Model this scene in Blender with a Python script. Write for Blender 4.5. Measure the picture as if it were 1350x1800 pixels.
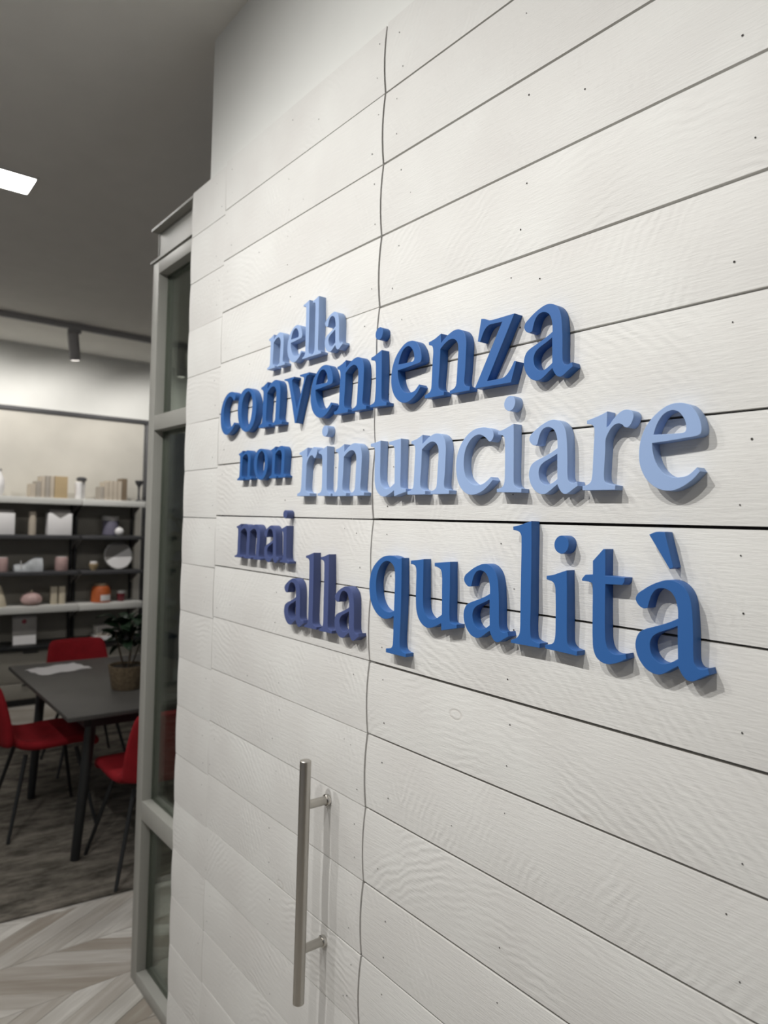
import bpy, bmesh, math, random
from mathutils import Vector, Matrix

for o in list(bpy.data.objects):
    bpy.data.objects.remove(o, do_unlink=True)
scene = bpy.context.scene
C = scene.collection
PI = math.pi

# ------------------------------------------------------------------ camera
# world: X along the boarded wall (left in view = -X), Y into the wall, Z up; board faces at Y = 0
F_PX, YAW, PITCH, ROLL = 1248.0, math.radians(51.73), math.radians(0.777), math.radians(1.611)
fwd = Vector((-math.sin(YAW) * math.cos(PITCH), math.cos(YAW) * math.cos(PITCH), math.sin(PITCH)))
r0 = Vector((math.cos(YAW), math.sin(YAW), 0))
u0 = r0.cross(fwd)
rgt = math.cos(ROLL) * r0 + math.sin(ROLL) * u0
upv = -math.sin(ROLL) * r0 + math.cos(ROLL) * u0
cam_d = bpy.data.cameras.new('camera')
cam = bpy.data.objects.new('camera', cam_d)
C.objects.link(cam)
CAM = Vector((0, -0.9, 1.65))
m = Matrix((rgt, upv, -fwd)).transposed().to_4x4()
m.translation = CAM
cam.matrix_world = m
cam_d.sensor_fit = 'VERTICAL'
cam_d.sensor_height = 36.0
cam_d.sensor_width = 27.0
cam_d.lens = F_PX / 1800 * 36.0
cam_d.clip_start = 0.02
cam_d.dof.use_dof = True
cam_d.dof.focus_distance = 1.15
cam_d.dof.aperture_fstop = (cam_d.lens / 1000) / 0.0057
scene.camera = cam

# ------------------------------------------------------------------ light
scene.view_settings.view_transform = 'Standard'
scene.view_settings.look = 'None'
scene.view_settings.gamma = 1.0
scene.view_settings.use_curve_mapping = False
scene.view_settings.exposure = 0.0
W = bpy.data.worlds.new('world')
scene.world = W
W.use_nodes = True
W.node_tree.nodes['Background'].inputs[0].default_value = (0.9, 0.93, 1.0, 1)
W.node_tree.nodes['Background'].inputs[1].default_value = 0.20

CEIL = 3.15
FLOOR = -0.03


def spot(name, loc, target, watts, size_deg, blend, radius=0.03, col=(1.0, 0.99, 0.96)):
    l = bpy.data.lights.new(name, 'SPOT')
    l.energy = watts
    l.spot_size = math.radians(size_deg)
    l.spot_blend = blend
    l.shadow_soft_size = radius
    l.color = col
    o = bpy.data.objects.new(name, l)
    C.objects.link(o)
    o.location = loc
    o.rotation_euler = (Vector(target) - Vector(loc)).to_track_quat('-Z', 'Y').to_euler()
    return o


# ceiling spotlights washing the boarded wall (their places follow from the letters' shadows)
WALL_SPOTS = [(-1.95, 46, (-1.80, 0, 0.60), 112, 0.9), (-1.27, 86, (-1.34, 0, 0.78), 132, 0.82), (-0.48, 33, (-0.20, 0, 0.62), 104, 1.0), (0.86, 26, (0.50, 0, 0.8), 104, 1.0),
              # the hot centres of the same lamps
              (-1.95, 15, (-1.60, 0, 1.00), 64, 1.0), (-1.27, 20, (-1.40, 0, 1.00), 64, 1.0), (-0.48, 26, (-0.50, 0, 1.10), 70, 1.0)]
for x, wt, tg, sz, bl in WALL_SPOTS:
    spot('wall_spot_light', (x, -1.40, 3.06), tg, wt, sz, bl, 0.006)
# track spotlights washing the back wall
BACK_SPOTS = [-0.55, -0.06, 0.62, 1.50]
for y in BACK_SPOTS:
    spot('shelf_spot_light', (-6.02, y + 0.06, 2.88), (-7.0, y + 0.28, 2.0), 24, 112, 0.6, 0.02, (1.0, 0.97, 0.92))

# ------------------------------------------------------------------ materials
MATS = {}


def nt(name):
    mt = bpy.data.materials.new(name)
    mt.use_nodes = True
    t = mt.node_tree
    b = t.nodes['Principled BSDF']
    MATS[name] = mt
    return mt, t, b


def plain(name, col, rough=0.6, metal=0.0, spec=0.5, var=0.08, scale=6.0, bump=0.0, bscale=120.0, stretch=(1, 1, 1)):
    mt, t, b = nt(name)
    tc = t.nodes.new('ShaderNodeTexCoord')
    mp = t.nodes.new('ShaderNodeMapping')
    mp.inputs['Scale'].default_value = stretch
    t.links.new(tc.outputs['Object'], mp.inputs[0])
    n = t.nodes.new('ShaderNodeTexNoise')
    n.inputs['Scale'].default_value = scale
    n.inputs['Detail'].default_value = 3
    t.links.new(mp.outputs[0], n.inputs['Vector'])
    r = t.nodes.new('ShaderNodeValToRGB')
    r.color_ramp.elements[0].position = 0.3
    r.color_ramp.elements[1].position = 0.7
    r.color_ramp.elements[0].color = (*[c * (1 - var) for c in col], 1)
    r.color_ramp.elements[1].color = (*[min(1, c * (1 + var)) for c in col], 1)
    t.links.new(n.outputs[0], r.inputs[0])
    t.links.new(r.outputs[0], b.inputs['Base Color'])
    b.inputs['Roughness'].default_value = rough
    b.inputs['Metallic'].default_value = metal
    b.inputs['Specular IOR Level'].default_value = spec
    if bump:
        n2 = t.nodes.new('ShaderNodeTexNoise')
        n2.inputs['Scale'].default_value = bscale
        t.links.new(mp.outputs[0], n2.inputs['Vector'])
        bp = t.nodes.new('ShaderNodeBump')
        bp.inputs['Strength'].default_value = 1.0
        bp.inputs['Distance'].default_value = bump
        t.links.new(n2.outputs[0], bp.inputs['Height'])
        t.links.new(bp.outputs[0], b.inputs['Normal'])
    return mt


def math_node(t, op, a, b=None, c=None):
    n = t.nodes.new('ShaderNodeMath')
    n.operation = op
    for i, v in enumerate((a, b, c)):
        if v is None:
            continue
        if isinstance(v, (int, float)):
            n.inputs[i].default_value = v
        else:
            t.links.new(v, n.inputs[i])
    return n.outputs[0]


def board_paint():
    mt, t, b = nt('painted_board')
    L = t.links
    tc = t.nodes.new('ShaderNodeTexCoord')
    oi = t.nodes.new('ShaderNodeObjectInfo')
    sx = t.nodes.new('ShaderNodeSeparateXYZ')
    L.new(tc.outputs['Object'], sx.inputs[0])
    rnd = oi.outputs['Random']
    rx = math_node(t, 'ADD', sx.outputs[0], math_node(t, 'MULTIPLY', rnd, 37.0))
    cb = t.nodes.new('ShaderNodeCombineXYZ')
    L.new(rx, cb.inputs[0])
    L.new(math_node(t, 'MULTIPLY', rnd, 11.0), cb.inputs[1])
    L.new(sx.outputs[2], cb.inputs[2])
    # --- circular saw arcs (rings about a far centre, fading in and out)
    cx = math_node(t, 'ADD', sx.outputs[0], math_node(t, 'MULTIPLY_ADD', rnd, 3.0, -0.6))
    mode = math_node(t, 'PINGPONG', cx, 1.1)
    cb2 = t.nodes.new('ShaderNodeCombineXYZ')
    L.new(mode, cb2.inputs[0])
    L.new(math_node(t, 'ADD', sx.outputs[2], math_node(t, 'MULTIPLY_ADD', rnd, 0.5, 0.05)), cb2.inputs[2])
    wv = t.nodes.new('ShaderNodeTexWave')
    wv.wave_type = 'RINGS'
    wv.rings_direction = 'Y'
    wv.inputs['Scale'].default_value = 20.0
    wv.inputs['Distortion'].default_value = 5.5
    wv.inputs['Detail'].default_value = 2.0
    wv.inputs['Detail Scale'].default_value = 1.2
    L.new(cb2.outputs[0], wv.inputs['Vector'])
    msk = t.nodes.new('ShaderNodeTexNoise')
    msk.inputs['Scale'].default_value = 7.0
    msk.inputs['Detail'].default_value = 2.0
    L.new(cb.outputs[0], msk.inputs['Vector'])
    mk = t.nodes.new('ShaderNodeValToRGB')
    mk.color_ramp.elements[0].position = 0.42
    mk.color_ramp.elements[1].position = 0.66
    L.new(msk.outputs[0], mk.inputs[0])
    arcs = math_node(t, 'MULTIPLY', wv.outputs['Fac'], mk.outputs[0])
    # --- rough sawn grain
    mp = t.nodes.new('ShaderNodeMapping')
    mp.inputs['Scale'].default_value = (16, 16, 150)
    L.new(cb.outputs[0], mp.inputs[0])
    g = t.nodes.new('ShaderNodeTexNoise')
    g.inputs['Scale'].default_value = 2.2
    g.inputs['Detail'].default_value = 5.0
    g.inputs['Roughness'].default_value = 0.65
    L.new(mp.outputs[0], g.inputs['Vector'])
    # --- growth-ring relief
    mp3 = t.nodes.new('ShaderNodeMapping')
    mp3.inputs['Scale'].default_value = (1.3, 1, 14)
    L.new(cb.outputs[0], mp3.inputs[0])
    w2 = t.nodes.new('ShaderNodeTexWave')
    w2.bands_direction = 'Z'
    w2.inputs['Scale'].default_value = 1.4
    w2.inputs['Distortion'].default_value = 7.0
    w2.inputs['Detail'].default_value = 3.0
    w2.inputs['Detail Scale'].default_value = 0.6
    L.new(mp3.outputs[0], w2.inputs['Vector'])
    # --- knots
    mp2 = t.nodes.new('ShaderNodeMapping')
    mp2.inputs['Scale'].default_value = (2.4, 1, 4.2)
    L.new(cb.outputs[0], mp2.inputs[0])
    vo = t.nodes.new('ShaderNodeTexVoronoi')
    vo.inputs['Scale'].default_value = 1.0
    L.new(mp2.outputs[0], vo.inputs['Vector'])
    ring = math_node(t, 'SUBTRACT', 1.0, math_node(t, 'MULTIPLY', math_node(t, 'ABSOLUTE', math_node(t, 'SUBTRACT', vo.outputs['Distance'], 0.036)), 90.0))
    ring = math_node(t, 'MAXIMUM', ring, 0.0)
    h = math_node(t, 'MULTIPLY', arcs, 0.50)
    h = math_node(t, 'MULTIPLY_ADD', g.outputs[0], 0.75, h)
    h = math_node(t, 'MULTIPLY_ADD', w2.outputs['Fac'], 0.06, h)
    h = math_node(t, 'MULTIPLY_ADD', ring, -0.5, h)
    bp = t.nodes.new('ShaderNodeBump')
    bp.inputs['Strength'].default_value = 0.85
    bp.inputs['Distance'].default_value = 0.0011
    L.new(h, bp.inputs['Height'])
    L.new(bp.outputs[0], b.inputs['Normal'])
    # --- brushed-on paint, slightly uneven, thin over the knots
    n = t.nodes.new('ShaderNodeTexNoise')
    n.inputs['Scale'].default_value = 4.5
    n.inputs['Detail'].default_value = 4.0
    L.new(cb.outputs[0], n.inputs['Vector'])
    cr = t.nodes.new('ShaderNodeValToRGB')
    cr.color_ramp.elements[0].position = 0.32
    cr.color_ramp.elements[1].position = 0.68
    cr.color_ramp.elements[0].color = (0.70, 0.683, 0.657, 1)
    cr.color_ramp.elements[1].color = (0.762, 0.754, 0.726, 1)
    L.new(n.outputs[0], cr.inputs[0])
    mx = t.nodes.new('ShaderNodeMixRGB')
    mx.inputs[2].default_value = (0.55, 0.50, 0.45, 1)
    L.new(math_node(t, 'MULTIPLY', ring, 0.30), mx.inputs[0])
    L.new(cr.outputs[0], mx.inputs[1])
    L.new(mx.outputs[0], b.inputs['Base Color'])
    b.inputs['Roughness'].default_value = 0.62
    b.inputs['Specular IOR Level'].default_value = 0.35
    return mt


def floor_tile():
    mt, t, b = nt('wood_look_plank')
    L = t.links
    tc = t.nodes.new('ShaderNodeTexCoord')
    oi = t.nodes.new('ShaderNodeObjectInfo')
    at = t.nodes.new('ShaderNodeAttribute')
    at.attribute_name = 'shade'
    mp = t.nodes.new('ShaderNodeMapping')
    L.new(tc.outputs['UV'], mp.inputs[0])
    mp.inputs['Scale'].default_value = (3.5, 34, 1)
    cz = t.nodes.new('ShaderNodeCombineXYZ')
    L.new(math_node(t, 'MULTIPLY', oi.outputs['Random'], 40.0), cz.inputs[0])
    L.new(math_node(t, 'MULTIPLY', at.outputs['Fac'], 40.0), cz.inputs[1])
    L.new(cz.outputs[0], mp.inputs['Location'])
    n = t.nodes.new('ShaderNodeTexNoise')
    n.inputs['Scale'].default_value = 1.3
    n.inputs['Detail'].default_value = 4
    L.new(mp.outputs[0], n.inputs['Vector'])
    v = math_node(t, 'MULTIPLY_ADD', n.outputs[0], 1.0, math_node(t, 'MULTIPLY_ADD', math_node(t, 'ADD', oi.outputs['Random'], at.outputs['Fac']), 0.75, -0.38))
    r = t.nodes.new('ShaderNodeValToRGB')
    e = r.color_ramp.elements
    e[0].position, e[0].color = 0.1, (0.30, 0.265, 0.225, 1)
    e[1].position, e[1].color = 0.95, (0.62, 0.60, 0.56, 1)
    x = e.new(0.45)
    x.color = (0.40, 0.37, 0.33, 1)
    x = e.new(0.7)
    x.color = (0.47, 0.45, 0.415, 1)
    L.new(v, r.inputs[0])
    L.new(r.outputs[0], b.inputs['Base Color'])
    b.inputs['Roughness'].default_value = 0.42
    return mt


def rug_mat():
    mt, t, b = nt('woven_rug')
    L = t.links
    tc = t.nodes.new('ShaderNodeTexCoord')
    mp = t.nodes.new('ShaderNodeMapping')
    mp.inputs['Scale'].default_value = (9, 3, 1)
    L.new(tc.outputs['Object'], mp.inputs[0])
    n = t.nodes.new('ShaderNodeTexNoise')
    n.inputs['Scale'].default_value = 1.4
    n.inputs['Detail'].default_value = 6
    n.inputs['Roughness'].default_value = 0.7
    L.new(mp.outputs[0], n.inputs['Vector'])
    r = t.nodes.new('ShaderNodeValToRGB')
    e = r.color_ramp.elements
    e[0].position, e[0].color = 0.38, (0.070, 0.064, 0.054, 1)
    e[1].position, e[1].color = 0.66, (0.26, 0.235, 0.20, 1)
    L.new(n.outputs[0], r.inputs[0])
    L.new(r.outputs[0], b.inputs['Base Color'])
    b.inputs['Roughness'].default_value = 0.95
    b.inputs['Specular IOR Level'].default_value = 0.1
    n2 = t.nodes.new('ShaderNodeTexNoise')
    n2.inputs['Scale'].default_value = 260
    L.new(tc.outputs['Object'], n2.inputs['Vector'])
    bp = t.nodes.new('ShaderNodeBump')
    bp.inputs['Distance'].default_value = 0.004
    L.new(n2.outputs[0], bp.inputs['Height'])
    L.new(bp.outputs[0], b.inputs['Normal'])
    return mt


def glass_mat(name, tint, rough=0.0):
    mt = bpy.data.materials.new(name)
    mt.use_nodes = True
    t = mt.node_tree
    t.nodes.remove(t.nodes['Principled BSDF'])
    out = t.nodes['Material Output']
    tr = t.nodes.new('ShaderNodeBsdfTransparent')
    tr.inputs[0].default_value = (*tint, 1)
    gl = t.nodes.new('ShaderNodeBsdfGlossy')
    gl.inputs['Roughness'].default_value = rough
    fr = t.nodes.new('ShaderNodeFresnel')
    fr.inputs[0].default_value = 1.45
    n = t.nodes.new('ShaderNodeTexNoise')
    n.inputs['Scale'].default_value = 2.0
    fac = math_node(t, 'MULTIPLY', fr.outputs[0], math_node(t, 'MULTIPLY_ADD', n.outputs[0], 0.1, 0.55))
    mx = t.nodes.new('ShaderNodeMixShader')
    t.links.new(fac, mx.inputs[0])
    t.links.new(tr.outputs[0], mx.inputs[1])
    t.links.new(gl.outputs[0], mx.inputs[2])
    t.links.new(mx.outputs[0], out.inputs[0])
    MATS[name] = mt
    return mt


def emit(name, col, strength):
    mt, t, b = nt(name)
    b.inputs['Base Color'].default_value = (*col, 1)
    b.inputs['Emission Color'].default_value = (*col, 1)
    b.inputs['Emission Strength'].default_value = strength
    return mt


board_paint()
floor_tile()
rug_mat()
plain('gap_lining', (0.030, 0.024, 0.026), 0.9)
plain('nail_hole', (0.025, 0.022, 0.02), 0.8)
plain('white_wall_paint', (0.80, 0.80, 0.77), 0.8, var=0.015, bump=0.0002)
plain('ceiling_paint', (0.80, 0.785, 0.74), 0.9, var=0.02)
plain('wallpaper_beige', (0.60, 0.575, 0.52), 0.85, var=0.06, scale=3.0)
plain('light_blue_paint', (0.30, 0.42, 0.67), 0.5, spec=0.35, var=0.02)
plain('mid_blue_paint', (0.033, 0.125, 0.365), 0.45, spec=0.35, var=0.03)
plain('dark_blue_paint', (0.070, 0.095, 0.23), 0.5, spec=0.35, var=0.03)
mt = plain('brushed_steel', (0.50, 0.48, 0.445), 0.34, metal=1.0, var=0.05, scale=40, bump=0.00006, bscale=300, stretch=(1, 1, 0.05))
plain('polished_steel', (0.62, 0.60, 0.57), 0.12, metal=1.0, var=0.02)
plain('steel_frame_paint', (0.345, 0.34, 0.312), 0.5, var=0.04)
plain('black_metal', (0.012, 0.013, 0.014), 0.45, var=0.1)
plain('table_top_grey', (0.055, 0.053, 0.05), 0.45, var=0.06, scale=9)
plain('red_fabric', (0.23, 0.009, 0.014), 0.85, spec=0.2, var=0.10, scale=18, bump=0.0006, bscale=300)
plain('charcoal_panel', (0.27, 0.255, 0.22), 0.7, var=0.05)
plain('charcoal_shelf', (0.07, 0.07, 0.075), 0.5, var=0.05)
plain('white_shelf', (0.70, 0.70, 0.67), 0.5, var=0.02)
plain('navy_wall_paint', (0.012, 0.022, 0.045), 0.4, var=0.10, scale=2.0)
plain('white_card', (0.88, 0.865, 0.87), 0.6, var=0.02)
plain('grey_card', (0.22, 0.21, 0.20), 0.6, var=0.05)
plain('tan_cover', (0.50, 0.38, 0.22), 0.7, var=0.06)
plain('beige_cover', (0.56, 0.49, 0.40), 0.7, var=0.06)
plain('stone_cover', (0.42, 0.38, 0.33), 0.7, var=0.06)
plain('brown_cover', (0.20, 0.15, 0.10), 0.7, var=0.06)
plain('paper_pages', (0.72, 0.69, 0.62), 0.8, var=0.04)
plain('cream_wax', (0.62, 0.55, 0.42), 0.6, var=0.04)
plain('violet_glass', (0.17, 0.16, 0.22), 0.3, var=0.05)
plain('grey_lid', (0.42, 0.41, 0.40), 0.4, var=0.04)
plain('pink_glaze', (0.58, 0.40, 0.38), 0.35, var=0.08)
plain('orange_glass', (0.50, 0.12, 0.035), 0.35, var=0.12)
plain('wine_glass_red', (0.16, 0.02, 0.03), 0.25, var=0.10)
plain('silver_cloth', (0.42, 0.44, 0.46), 0.4, var=0.2, scale=14)
plain('leaf_green', (0.010, 0.028, 0.012), 0.45, var=0.35, scale=20)
plain('stem_brown', (0.05, 0.035, 0.02), 0.8, var=0.2)
plain('basket_weave', (0.13, 0.095, 0.055), 0.85, var=0.3, scale=60)
plain('soil', (0.02, 0.015, 0.01), 0.95)
plain('mirror_silver', (0.85, 0.85, 0.85), 0.03, metal=1.0, var=0.0)
plain('track_grey', (0.36, 0.35, 0.35), 0.5, var=0.04)
glass_mat('window_glass', (0.80, 0.84, 0.80))
glass_mat('clear_jar_glass', (0.85, 0.85, 0.85))
emit('led_diffuser', (1.0, 0.97, 0.93), 32.0)
emit('lamp_lens', (1.0, 0.95, 0.88), 4.0)

# ------------------------------------------------------------------ geometry helpers


def shade(me, ang=35):
    for p in me.polygons:
        p.use_smooth = True
    me.set_sharp_from_angle(angle=math.radians(ang))


def obj(name, me, mat=None, parent=None, loc=(0, 0, 0), rot=(0, 0, 0)):
    if isinstance(me, bmesh.types.BMesh):
        bm = me
        me = bpy.data.meshes.new(name)
        bmesh.ops.recalc_face_normals(bm, faces=bm.faces[:])
        bm.to_mesh(me)
        bm.free()
        shade(me)
    if mat and not me.materials:
        me.materials.append(MATS[mat])
    o = bpy.data.objects.new(name, me)
    C.objects.link(o)
    o.location = loc
    o.rotation_euler = rot
    if parent:
        o.parent = parent
    return o


def tag(o, label=None, cat=None, group=None, kind=None):
    if label:
        o['label'] = label
    if cat:
        o['category'] = cat
    if group:
        o['group'] = group
    if kind:
        o['kind'] = kind
    return o


def thing(name, label, cat, loc=(0, 0, 0), rotz=0, group=None, kind=None):
    o = bpy.data.objects.new(name, None)
    o.empty_display_size = 0.1
    C.objects.link(o)
    o.location = loc
    o.rotation_euler = (0, 0, rotz)
    return tag(o, label, cat, group, kind)


def add_box(bm, x0, x1, y0, y1, z0, z1, bev=0.0, seg=2):
    vs = [bm.verts.new((x, y, z)) for x in (x0, x1) for y in (y0, y1) for z in (z0, z1)]
    fs = []
    for q in ((0, 1, 3, 2), (4, 6, 7, 5), (0, 4, 5, 1), (2, 3, 7, 6), (0, 2, 6, 4), (1, 5, 7, 3)):
        fs.append(bm.faces.new([vs[i] for i in q]))
    if bev:
        es = list({e for f in fs for e in f.edges})
        bmesh.ops.bevel(bm, geom=es, offset=bev, segments=seg, affect='EDGES', profile=0.5)
    return bm


def box(x0, x1, y0, y1, z0, z1, bev=0.0):
    return add_box(bmesh.new(), min(x0, x1), max(x0, x1), min(y0, y1), max(y0, y1), min(z0, z1), max(z0, z1), bev)


def add_tube(bm, pts, rads, n=12, caps=True):
    rings = []
    pts = [Vector(p) for p in pts]
    for i, p in enumerate(pts):
        d = (pts[min(i + 1, len(pts) - 1)] - pts[max(i - 1, 0)]).normalized()
        a = d.orthogonal().normalized() if i == 0 else (rings[-1][1] - d * d.dot(rings[-1][1])).normalized()
        b_ = d.cross(a)
        r = rads[i] if isinstance(rads, (list, tuple)) else rads
        rings.append(([bm.verts.new(p + (a * math.cos(2 * PI * k / n) + b_ * math.sin(2 * PI * k / n)) * r) for k in range(n)], a))
    for i in range(len(rings) - 1):
        A, B = rings[i][0], rings[i + 1][0]
        for k in range(n):
            bm.faces.new((A[k], A[(k + 1) % n], B[(k + 1) % n], B[k]))
    if caps:
        bm.faces.new(rings[0][0][::-1])
        bm.faces.new(rings[-1][0])
    return bm


def tube(pts, rads, n=12):
    return add_tube(bmesh.new(), pts, rads, n)


def lathe(prof, n=24):
    """prof: (radius, z) from bottom to top; closed at both ends"""
    bm = bmesh.new()
    rings = []
    for r, z in prof:
        rings.append([bm.verts.new((max(r, 1e-4) * math.cos(2 * PI * k / n), max(r, 1e-4) * math.sin(2 * PI * k / n), z)) for k in range(n)])
    for A, B in zip(rings, rings[1:]):
        for k in range(n):
            bm.faces.new((A[k], A[(k + 1) % n], B[(k + 1) % n], B[k]))
    bm.faces.new(rings[0][::-1])
    bm.faces.new(rings[-1])
    return bm


def prism(poly, y0, y1):
    """poly: (x, z) outline extruded along y"""
    bm = bmesh.new()
    A = [bm.verts.new((x, y0, z)) for x, z in poly]
    B = [bm.verts.new((x, y1, z)) for x, z in poly]
    bm.faces.new(A)
    bm.faces.new(B[::-1])
    for i in range(len(poly)):
        j = (i + 1) % len(poly)
        bm.faces.new((A[i], A[j], B[j], B[i]))
    return bm


def copy_tree(o, parent=None):
    c = o.copy()
    C.objects.link(c)
    if parent:
        c.parent = parent
    for ch in list(o.children):
        copy_tree(ch, c)
    return c


rng = random.Random(7)
# ------------------------------------------------------------------ room shell
tag(obj('floor', box(-7.6, 3.2, -4.2, 4.2, FLOOR - 0.06, FLOOR - 0.004), 'charcoal_shelf'),
    'chevron floor of grey and white wood look planks', 'floor', kind='structure')
floor = bpy.data.objects['floor']
tag(obj('ceiling', box(-7.6, 3.2, -4.2, 4.2, CEIL, CEIL + 0.1), 'ceiling_paint'),
    'plain grey white ceiling with one bright panel', 'ceiling', kind='structure')
tag(obj('wall_light_block', box(1.9, 2.0, -4.1, 0.02, FLOOR - 0.004, CEIL), 'stone_cover'),  # unseen wall, added to keep light off the letters' right sides
    'added plain brown grey wall blocking light at the near end of the boards', 'wall', kind='structure')
tag(obj('wall_far', box(-7.6, -2.0, 4.1, 4.2, FLOOR - 0.004, CEIL), 'navy_wall_paint'),
    'dark navy wall far behind the glass partition', 'wall', kind='structure')

# right wall: white plaster above, lined in black behind the boards
wr = tag(obj('wall_right', box(-2.095, 3.1, 0.022, 0.16, FLOOR - 0.004, CEIL), 'white_wall_paint'),
         'wall of wide white painted horizontal boards with white plaster above', 'wall', kind='structure')

# chevron floor planks (columns along Y, planks at about 31 degrees to it)
CW, TH, PWY = 0.28, math.radians(31), 0.155
RISE = CW / math.tan(TH)


def plank_mesh(sgn):
    bm = bmesh.new()
    g = 0.0012
    r = RISE * sgn
    q = [(g, g), (CW - g, r + g), (CW - g, r + PWY - g), (g, PWY - g)]
    if sgn < 0:
        q = [(x, y) for x, y in q]
    A = [bm.verts.new((x, y, 0)) for x, y in q]
    B = [bm.verts.new((x, y, -0.006)) for x, y in q]
    bm.faces.new(A)
    bm.faces.new(B[::-1])
    for i in range(4):
        j = (i + 1) % 4
        bm.faces.new((A[i], B[i], B[j], A[j]))
    bmesh.ops.bevel(bm, geom=[e for e in bm.edges if e.verts[0].co.z == 0 and e.verts[1].co.z == 0], offset=0.001, segments=1, affect='EDGES')
    bmesh.ops.recalc_face_normals(bm, faces=bm.faces[:])
    me = bpy.data.meshes.new('floor_plank')
    bm.to_mesh(me)
    bm.free()
    me.materials.append(MATS['wood_look_plank'])
    return me


def plank_uv(me, sgn_of):
    uv = me.uv_layers.new(name='UVMap')
    for p in me.polygons:
        s = sgn_of(p)
        for li in p.loop_indices:
            c = me.vertices[me.loops[li].vertex_index].co
            uv.data[li].uv = (c.x * math.sin(TH) + c.y * s * math.cos(TH), c.x * math.cos(TH) - c.y * s * math.sin(TH))


PM = {1: plank_mesh(1), -1: plank_mesh(-1)}
for k_, m_ in PM.items():
    plank_uv(m_, lambda p, k_=k_: k_)
X_REF = -2.62
spots = []
for ci in range(-18, 21):
    cx = X_REF + ci * CW
    sg = 1 if ci % 2 else -1      # plank direction flips from column to column
    # left edge offset so that planks meet at the column joint
    base = -(RISE if sg < 0 else 0) * -1 if sg < 0 else 0
    for k in range(-32, 30):
        y = k * PWY + (RISE if sg < 0 else 0)
        if cx < -7.0 or cx + CW > 3.05 or not (-4.0 < y < 3.6):
            continue
        mid = Vector((cx + CW / 2, y + sg * RISE / 2, FLOOR))
        v = mid - CAM
        spots.append((v.dot(fwd) < 0.2, abs(v.dot(rgt) / max(v.dot(fwd), 0.2) + 0.40) + 0.25 * abs(-v.dot(upv) / max(v.dot(fwd), 0.2) - 0.62), cx, y, sg))
spots.sort()
rest = bmesh.new()
rest_sg = []
lay = rest.verts.layers.float.new('shade')
n_pl = 0
for i, (_, _, cx, y, sg) in enumerate(spots):
    dz = rng.uniform(-0.0006, 0.0006)
    if i < 290:
        obj('plank', PM[sg], parent=floor, loc=(cx, y, FLOOR + dz))
    else:
        s = rng.random()
        r = RISE * sg
        g = 0.0012
        vs = [rest.verts.new((cx + a, y + b, FLOOR - 0.0008 + dz)) for a, b in ((g, g), (CW - g, r + g), (CW - g, r + PWY - g), (g, PWY - g))]
        for v in vs:
            v[lay] = s - 0.5
        rest.faces.new(vs)
        rest_sg.append(sg)
me = bpy.data.meshes.new('far_planks')
rest.to_mesh(me)
rest.free()
me.materials.append(MATS['wood_look_plank'])
plank_uv(me, lambda p: rest_sg[p.index])
tag(obj('far_planks', me, parent=floor), kind='stuff')


# ------------------------------------------------------------------ boards
CUP = 0.0020
BOW = 0.0040          # how far the sawn ends bow along the board


def board_mesh(L, z0, z1, holes, bow=(0, 0), thick=0.0195):
    """one painted board, face bowed towards -Y, from x=0..L, z0..z1 at each end = (left, right)"""
    bm = bmesh.new()
    n = 6
    ends = []
    for x, (a, b_), bw in ((0.0, (z0[0], z1[0]), bow[0]), (L, (z0[1], z1[1]), bow[1])):
        ring = []
        for k in range(n + 1):
            f = k / n
            u = 2 * f - 1
            y = CUP * abs(u) ** 2.0
            ring.append(bm.verts.new((x - bw * (1 - u * u), y, a + (b_ - a) * f)))
        ring.append(bm.verts.new((x, thick, b_)))
        ring.append(bm.verts.new((x, thick, a)))
        ends.append(ring)
    A, B = ends
    m_ = len(A)
    for k in range(m_):
        j = (k + 1) % m_
        bm.faces.new((A[k], A[j], B[j], B[k]))
    bm.faces.new(A[::-1])
    bm.faces.new(B)
    bmesh.ops.recalc_face_normals(bm, faces=bm.faces[:])
    for (hx, hf, hr) in holes:
        z = z0[0] + (z1[0] - z0[0]) * hf
        u = 2 * hf - 1
        y = CUP * u * u - 0.0007
        vs = [bm.verts.new((hx + hr * math.cos(t * PI / 3), y, z + hr * math.sin(t * PI / 3))) for t in range(6)]
        f = bm.faces.new(vs)
        f.material_index = 1
        if f.normal.y > 0:
            f.normal_flip()
    me = bpy.data.meshes.new('plank')
    bm.to_mesh(me)
    bm.free()
    me.materials.append(MATS['painted_board'])
    me.materials.append(MATS['nail_hole'])
    for p in me.polygons:
        p.use_smooth = True
    me.set_sharp_from_angle(angle=math.radians(25))
    return me


# edges of the courses, measured at the door seam
EDGE = [-0.026, 0.149, 0.2995, 0.4495, 0.5995, 0.7493, 0.9019, 1.0558, 1.2083, 1.3590, 1.5080, 1.6542, 1.8020, 1.9506, 2.0999, 2.2491, 2.4017, 2.5517, 2.6985]


def holes_for(L, xs, n_extra):
    out = []
    for x in xs:
        for f in (0.24, 0.76):
            if rng.random() < 0.85:
                out.append((x + rng.uniform(-0.02, 0.02), f + rng.uniform(-0.07, 0.07), rng.uniform(0.0010, 0.0017)))
    for _ in range(n_extra):
        out.append((rng.uniform(0.03, L - 0.03), rng.uniform(0.1, 0.9), rng.uniform(0.0008, 0.0015)))
    return out


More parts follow.
